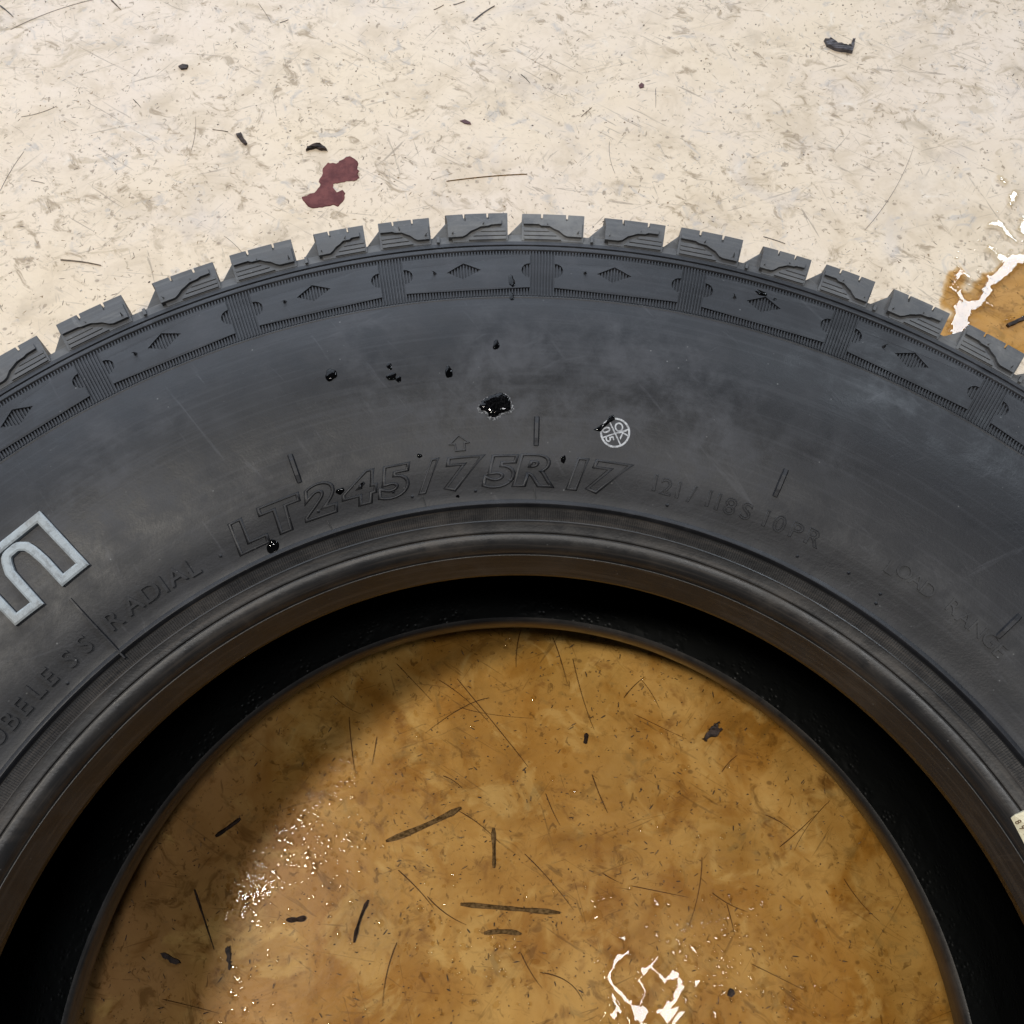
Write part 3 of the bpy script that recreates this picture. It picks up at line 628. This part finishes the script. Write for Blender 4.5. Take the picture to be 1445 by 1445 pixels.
# ------------------------------------------------------------------ water on the tyre
def dome(name, outline, height, mat, place):
    """low lens of liquid over an outline; place(a, b, h) puts it on the surface"""
    n = len(outline); ca = sum(p[0] for p in outline) / n; cb = sum(p[1] for p in outline) / n
    v, f = [], []
    ks = [(math.cos(q * math.pi / 18), math.sin(q * math.pi / 18) - .06) for q in range(9)]
    for k, hh in ks: v += [place(ca + (a - ca) * k, cb + (b - cb) * k, hh * height) for a, b in outline]
    v.append(place(ca, cb, height * .94))
    for q in range(len(ks) - 1):
        for i in range(n): f.append((q*n+i, q*n+(i+1) % n, (q+1)*n+(i+1) % n, (q+1)*n+i))
    q = len(ks) - 1
    for i in range(n): f.append((q*n+i, q*n+(i+1) % n, len(v) - 1))
    f.append(tuple(range(n - 1, -1, -1)))
    return fix_normals(link(name, v, f, mat, None, True))
def blob_outline(t, r, a, b, n=14):
    n = 22; p1, p2, p3 = (rng.uniform(0, 6.28) for _ in range(3)); e1 = rng.uniform(.06, .2)
    k = [1 + e1 * math.sin(2*2*math.pi*i/n + p1) + .10 * math.sin(3*2*math.pi*i/n + p2) + .06 * math.sin(5*2*math.pi*i/n + p3) for i in range(n)]
    return [(t + math.degrees(a * k[i] * math.cos(2*math.pi*i/n) / r), r + b * k[i] * math.sin(2*math.pi*i/n)) for i in range(n)]
DROP_LABELS = ['round black drop of water on the sidewall, beside no other drop', 'tiny streak of water at the top of the splatter cluster on the sidewall',
 'largest drop in the small splatter cluster on the sidewall', 'smallest drop in the splatter cluster on the sidewall',
 'comma-shaped drop of water between the splatter cluster and the big wet spot', 'narrow drop of water below the ornamental band, above the big wet spot',
 'tiny drop of water above the slash of the size lettering', 'drop of water touching the digit 2 of the size lettering',
 'teardrop of water under the letter T of the size lettering', 'small drop of water at the top of the letter R in the size lettering',
 'drop of water beside a diamond on the ornamental panel', 'tiny drop of water next to the drop beside the diamond',
 'upper part of the water trickle running off the ornamental panel', 'lower part of the water trickle across the radial ribs',
 'speck of water under the slash of the size lettering']
for (t, r, a, b), lab in zip(DROPS, DROP_LABELS):
    lift = .0005 if .3470 < r < .3693 else (0 if r < .342 or r > .368 else .0001)
    o = dome('water_drop', blob_outline(t, r, a, b), min(a, b) * .38, M['wet'], lambda p, q, h, L=lift: S(p, q, h + L))
    tag(o, lab, 'water drop', 'water drops on the tyre')
def ragged(pl, k=3, amp=.03):
    out = []
    for i, a in enumerate(pl):
        b = pl[(i + 1) % len(pl)]
        for q in range(k):
            u = q / k; s_ = amp * (1 if q else 0)
            out.append((a[0] + (b[0]-a[0])*u + rng.uniform(-s_, s_), a[1] + (b[1]-a[1])*u + rng.uniform(-s_, s_) * .0045))
    return out
tag(dome('water_spot', ragged(BIG_DROP, 4, .07), .0011, M['wet'], S), 'largest black wet spot on the sidewall, ragged edge, above the size lettering', 'wet spot')
halo = ragged([(t_ * 1.0 + (t_ - 93.4) * .16, r_ + (r_ - .2845) * .12 - .0007) for t_, r_ in BIG_DROP], 3, .10)
o = plate('rubbed_patch', halo, M['scuff'], -.0004, .00006, tyre)
tag(dome('water_spot', ragged(STAMP_WET, 2, .03), .0008, M['wet'], S), 'small black wet smear at the edge of the round OK stamp', 'wet spot')

# ------------------------------------------------------------------ water on the floor
def fnoise(x, y):
    return (math.sin(x*311+1.3*math.sin(y*277)) + math.sin(y*397+1.7*math.sin(x*233)+2) + .6*math.sin(x*811+y*653) + .5*math.sin(x*1290-y*1170+1)) / 3.1
def pool(name, caps, res, H, w, mat, z0, wob=.0012, k=.0016):
    c = np.array(caps); R = c[:, 4].max() + .004
    x0, x1 = min(c[:, 0].min(), c[:, 2].min()) - R, max(c[:, 0].max(), c[:, 2].max()) + R
    y0, y1 = min(c[:, 1].min(), c[:, 3].min()) - R, max(c[:, 1].max(), c[:, 3].max()) + R
    xs = np.arange(x0, x1, res); ys = np.arange(y0, y1, res)
    X, Y = np.meshgrid(xs, ys)
    N = (np.sin(X*311+1.3*np.sin(Y*277)) + np.sin(Y*397+1.7*np.sin(X*233)+2) + .6*np.sin(X*811+Y*653) + .5*np.sin(X*1290-Y*1170+1)) / 3.1
    acc = np.zeros_like(X)
    for ax, ay, bx, by, r in caps:
        dx, dy = bx - ax, by - ay; L = dx*dx + dy*dy + 1e-12
        t = np.clip(((X-ax)*dx + (Y-ay)*dy) / L, 0, 1)
        d = np.hypot(X - ax - t*dx, Y - ay - t*dy) - r
        acc += np.exp(-np.clip(d, -.05, .05) / k)
    d = k * np.log(acc + 1e-30) + N * wob          # positive inside
    h = H * (1 - np.exp(-np.clip(d, 0, None) / w)) + N * H * .03 * (d > 0)
    idx = -np.ones(X.shape, int); v, f = [], []
    ins = d > 0
    cell = ins[:-1, :-1] & ins[1:, :-1] & ins[:-1, 1:] & ins[1:, 1:]
    need = np.zeros_like(ins)
    need[:-1, :-1] |= cell; need[1:, :-1] |= cell; need[:-1, 1:] |= cell; need[1:, 1:] |= cell
    jj, ii = np.nonzero(need)
    idx[jj, ii] = np.arange(len(jj))
    v = list(zip(X[jj, ii].tolist(), Y[jj, ii].tolist(), (z0 + h[jj, ii]).tolist()))
    cj, ci = np.nonzero(cell)
    f = list(zip(idx[cj, ci].tolist(), idx[cj, ci+1].tolist(), idx[cj+1, ci+1].tolist(), idx[cj+1, ci].tolist()))
    return link(name, v, f, mat, None, True)
n = 120; v = [(0, 0, .0012)]; f = []
for k in range(1, 13):
    for i in range(n):
        a = 2*math.pi*i/n; r = .295 * k / 12; v.append((r*math.cos(a), r*math.sin(a), .0012 if k < 12 else .0002))
for i in range(n):
    f.append((0, 1 + i, 1 + (i+1) % n))
    for k in range(11): f.append((1+k*n+i, 1+(k+1)*n+i, 1+(k+1)*n+(i+1) % n, 1+k*n+(i+1) % n))
o = link('puddle', v, f, M['film'], None, True); o['kind'] = 'structure'
o = pool('puddle', FILM_RIGHT, .0012, .0011, .0030, M['film_deep'], .0002, .0016, .004); o['kind'] = 'structure'
POOL_INNER = [(*c_[:4], c_[4] * 1.95) for c_ in POOL_INNER]
POOL_RIGHT = [(*c_[:4], c_[4] * 1.35) for c_ in POOL_RIGHT]
tag(pool('water_pool', POOL_INNER, .00045, .0008, .0008, M['water'], .0013, .0016, .0010), 'curling strands of shiny clear water on the amber floor inside the tyre', 'water')
tag(pool('water_pool', POOL_RIGHT, .0007, .0007, .0007, M['water'], .0014, .0024, .0014), 'white-shining strands of water along the brown puddle outside the tread', 'water')
# countless small beads of water on the wet floor
v, f = [], []
def bead_at(x, y, r, z0):
    b = len(v); n = 8; e = rng.uniform(.7, 1.5); an = rng.uniform(0, 3.1); c, s_ = math.cos(an), math.sin(an)
    for k, (q, h) in enumerate(((1, -.05), (.93, .32), (.72, .62), (.4, .82))):
        for i in range(n):
            a = 2*math.pi*i/n; px, py = r*q*math.cos(a)*e, r*q*math.sin(a)/e
            v.append((x + px*c - py*s_, y + px*s_ + py*c, z0 + h*r*.10))
    v.append((x, y, z0 + .88*r*.10))
    for k in range(3):
        for i in range(n): f.append((b+k*n+i, b+k*n+(i+1) % n, b+(k+1)*n+(i+1) % n, b+(k+1)*n+i))
    for i in range(n): f.append((b+3*n+i, b+3*n+(i+1) % n, b+4*n))
for gi, (cx, cy) in enumerate(GLINT_C):
    for _ in range((120, 90, 60, 60, 50, 40)[gi] if gi < 6 else 34):
        x, y = cx + rng.gauss(0, .006 if gi < 2 else .011), cy + rng.gauss(0, .008 if gi < 2 else .012)
        if math.hypot(x, y) < .26: bead_at(x, y, rng.choice((.0008, .0010, .0013, .0016, .0022)), .0012)
for _ in range(420):
    a = rng.uniform(0, 2*math.pi); r = .25 * math.sqrt(rng.random())
    bead_at(r*math.cos(a), r*math.sin(a), rng.choice((.0006, .0009, .0012, .0018)), .0012)
for _ in range(40): bead_at(rng.gauss(.35, .03), rng.gauss(.54, .03), rng.choice((.0006, .0009, .0014)), .0002)
o = link('water_beads', v, f, M['water'], None, True)
tag(o, 'tiny scattered beads of water glinting on the wet floor', 'water beads', None, 'stuff')

# ------------------------------------------------------------------ debris on the floor
def flake(name, pts, h, mat, label, cat, z0=.0003, curl=.0):
    n = len(pts); cx = sum(p[0] for p in pts)/n; cy = sum(p[1] for p in pts)/n
    tri = tessellate_polygon([[Vector((x, y, 0)) for x, y in pts]])
    zt = [z0 + h + curl * rng.random() for _ in pts]
    v = [(x, y, zt[i]) for i, (x, y) in enumerate(pts)] + [(x, y, -.0001) for x, y in pts]
    v = [(cx + (x-cx)*.97, cy + (y-cy)*.97, z) if i < n else (x, y, z) for i, (x, y, z) in enumerate(v)]
    f = [tuple(t) for t in tri] + [(i, (i+1) % n, n+(i+1) % n, n+i) for i in range(n)]
    return tag(fix_normals(link(name, v, f, mat)), label, cat)
def rag2(pl, amp):
    out = []
    for i, a in enumerate(pl):
        b = pl[(i+1) % len(pl)]
        out.append(a)
        for u in (.33, .66): out.append((a[0]+(b[0]-a[0])*u + rng.uniform(-amp, amp), a[1]+(b[1]-a[1])*u + rng.uniform(-amp, amp)))
    return out
flake('paint_patch', rag2(MAROON, .0006), .0003, M['maroon'], 'maroon dried paint patch with ragged edges on the cream floor', 'paint patch', .0002)
flake('leaf_scrap', rag2(LEAF, .0004), .0012, M['leaf'], 'dark grey curled leaf scrap with forked tip on the cream floor', 'leaf scrap', .0004, .002)
flake('rubber_scrap', rag2(SCRAP_A, .0004), .001, M['scrap'], 'dark arched scrap beside the maroon paint patch', 'scrap', .0004, .0015)
flake('rubber_scrap', rag2(SCRAP_B, .0003), .001, M['scrap'], 'dark club-shaped scrap lying alone on the cream floor', 'scrap', .0004, .001)
flake('paint_chip', CHIP, .0004, M['maroon_dark'], 'small maroon wedge-shaped paint chip on the cream floor', 'paint chip')
flake('paint_chip', FLECK, .0004, M['maroon_dark'], 'tiny dark maroon round fleck on the cream floor', 'paint chip')
flake('leaf_scrap', rag2(SQUASH, .0012), .001, M['scrap'], 'squashed dark brown scrap on the amber wet floor inside the tyre', 'scrap', .0012, .001)
flake('dirt_clot', CLOT, .0016, M['scrap'], 'round black clot beside the shiny water strands inside the tyre', 'dirt clot', .0010)
flake('wet_twig', rag2(TWIG_WET, .0003), .0018, M['scrap'], 'dark wet twig lying in the brown puddle outside the tread', 'twig', .0008)
flake('dirt_clot', CRUST, .0012, M['scrap'], 'small dark crumb of dirt on the cream floor', 'dirt clot')
flake('leaf_scrap', rag2(CRUST2, .001), .001, M['scrap'], 'ragged dark crust next to the glinting beads inside the tyre', 'scrap', .0010)
flake('bark_stub', rag2(STUB, .0005), .0012, M['scrap'], 'short dark ribbed stub in the shade inside the tyre', 'stub', .0010)

def stem(name, pts, w, mat, z0, taper=True, flat=.5):
    P = [Vector((x, y, 0)) for x, y in pts]
    if len(P) == 2:
        mid = (P[0]+P[1])/2; d = P[1]-P[0]; mid += Vector((-d.y, d.x, 0)) * rng.uniform(-.06, .06); P = [P[0], mid, P[1]]
    n = 9; v, f = [], []
    for i in range(n):
        u = i/(n-1); c = P[0]*(1-u)**2 + (P[1]*2 - (P[0]+P[2])*.5)*2*u*(1-u) + P[2]*u*u
        d = ((P[1]*2-(P[0]+P[2])*.5 - P[0])*(1-u) + (P[2]-(P[1]*2-(P[0]+P[2])*.5))*u).normalized()
        s_ = Vector((-d.y, d.x, 0)); ww = w * rng.uniform(.82, 1.15) * ((1 - .7*u) if taper else (1 + .12*math.sin(u*9)))
        ww *= .55 if i in (0, n-1) else 1
        z = z0
        v += [c - s_*ww + Vector((0, 0, z - .0002)), c + Vector((0, 0, z + w*2*flat)), c + s_*ww + Vector((0, 0, z - .0002))]
    for i in range(n-1):
        b = i*3; f += [(b, b+1, b+4, b+3), (b+1, b+2, b+5, b+4), (b+2, b, b+3, b+5)]
    f += [(0, 2, 1), (n*3-3, n*3-2, n*3-1)]
    return fix_normals(link(name, v, f, mat))
straw_l = ['broad brown straw lying slanted on the amber floor inside the tyre', 'short upright brown straw below the broad slanted one', 'long flat brown straw pointing at the shiny water strands',
 'short stubby straw just below the long flat one', 'dark slim straw crossing the shadow edge beside the glinting beads', 'short black straw among the beads of water', 'tiny black rod lying alone on the amber floor',
 'pale bent straw between the black straw and the long flat one', 'dark crooked straw in the shade near the bead']
sw = [.0016, .0011, .0013, .0013, .0008, .0014, .0012, .0010, .0012]
for s_, lab, w in zip(STRAWS, straw_l, sw):
    tag(stem('straw', s_, w, M['scrap'] if 'black' in lab or 'dark' in lab else M['straw'], .0012, 'slim' in lab), lab, 'straw')
for s_ in THIN:
    tag(stem('grass_fibre', s_, rng.uniform(.00020, .00036), M['thin'], .0012), ('long' if math.dist(s_[0], s_[-1]) > .045 else 'medium-length' if math.dist(s_[0], s_[-1]) > .024 else 'very short') + ' thin brown grass fibre stuck to the amber wet floor inside the tyre', 'grass fibre', 'thin grass fibres inside the tyre')
for i, s_ in enumerate(DRY):
    if i == 0: tag(stem('dry_stem', s_, .00055, M['straw'], .0002, False), 'long straight brown stem on the cream floor above the tread', 'dry stem')
    else:
        w = .0011 if i in (1, 2, 3, 6) else rng.uniform(.00035, .0006)
        tag(stem('dry_stem', s_, w if i < 17 else .0003, M['greyblade'] if i % 2 or i > 16 else M['scrap'] if i in (4, 8) else M['dry'], .0001), ('broad flat grey blade lying on the cream floor' if i in (1, 2, 3, 6) else 'hair-thin long grey fibre on the cream floor' if i >= 17 else 'small dark twig lying on the cream floor' if i in (4, 8) else 'short narrow dry stem on the cream floor'), 'dry stem', 'dry stems scattered on the cream floor')

# grit and crumbs nobody could count
v, f, fm = [], [], []
def crumb(x, y, L, W, z0, mi):
    an = rng.gauss(.5, .9); c, s_ = math.cos(an), math.sin(an); b = len(v); n = 6
    for i in range(n):
        a = 2*math.pi*i/n; k = rng.uniform(.6, 1.15); px, py = L*k*math.cos(a), W*k*math.sin(a)
        v.append((x + px*c - py*s_, y + px*s_ + py*c, z0 - .0001))
    v.append((x, y, z0 + W*.6))
    for i in range(n): f.append((b+i, b+(i+1) % n, b+n)); fm.append(mi)
for _ in range(15000):
    x, y = rng.uniform(-.62, .62), rng.uniform(.25, .95)
    if math.hypot(x, y) < .37: continue
    if rng.random() < .55: L = rng.uniform(.0003, .0011); W = L * rng.uniform(.4, .9)
    else: L = rng.uniform(.0009, .0032); W = rng.uniform(.00015, .00042)
    if fnoise(x * .11, y * .11) * .5 + fnoise(x * .4 + 3, y * .4) * .35 + .42 < rng.random(): continue
    mi = rng.choices((0, 1, 2), (.25, .40, .35))[0]
    crumb(x, y, L, W, .0001, mi)
for _ in range(4200):
    a = rng.uniform(0, 2*math.pi); r = .27*math.sqrt(rng.random())
    L = rng.uniform(.00015, .0007) if rng.random() < .8 else rng.uniform(.0009, .0024); W = min(L, rng.uniform(.0002, .0004))
    crumb(r*math.cos(a), r*math.sin(a), L, W, .0012, rng.choices((0, 1), (.6, .4))[0])
o = link('floor_grit', v, f, [M['grit_dark'], M['grit_brown'], M['grit_grey']], None, False, fm)
tag(o, 'fine dark grit and crumbs scattered over the floor', 'grit', None, 'stuff')
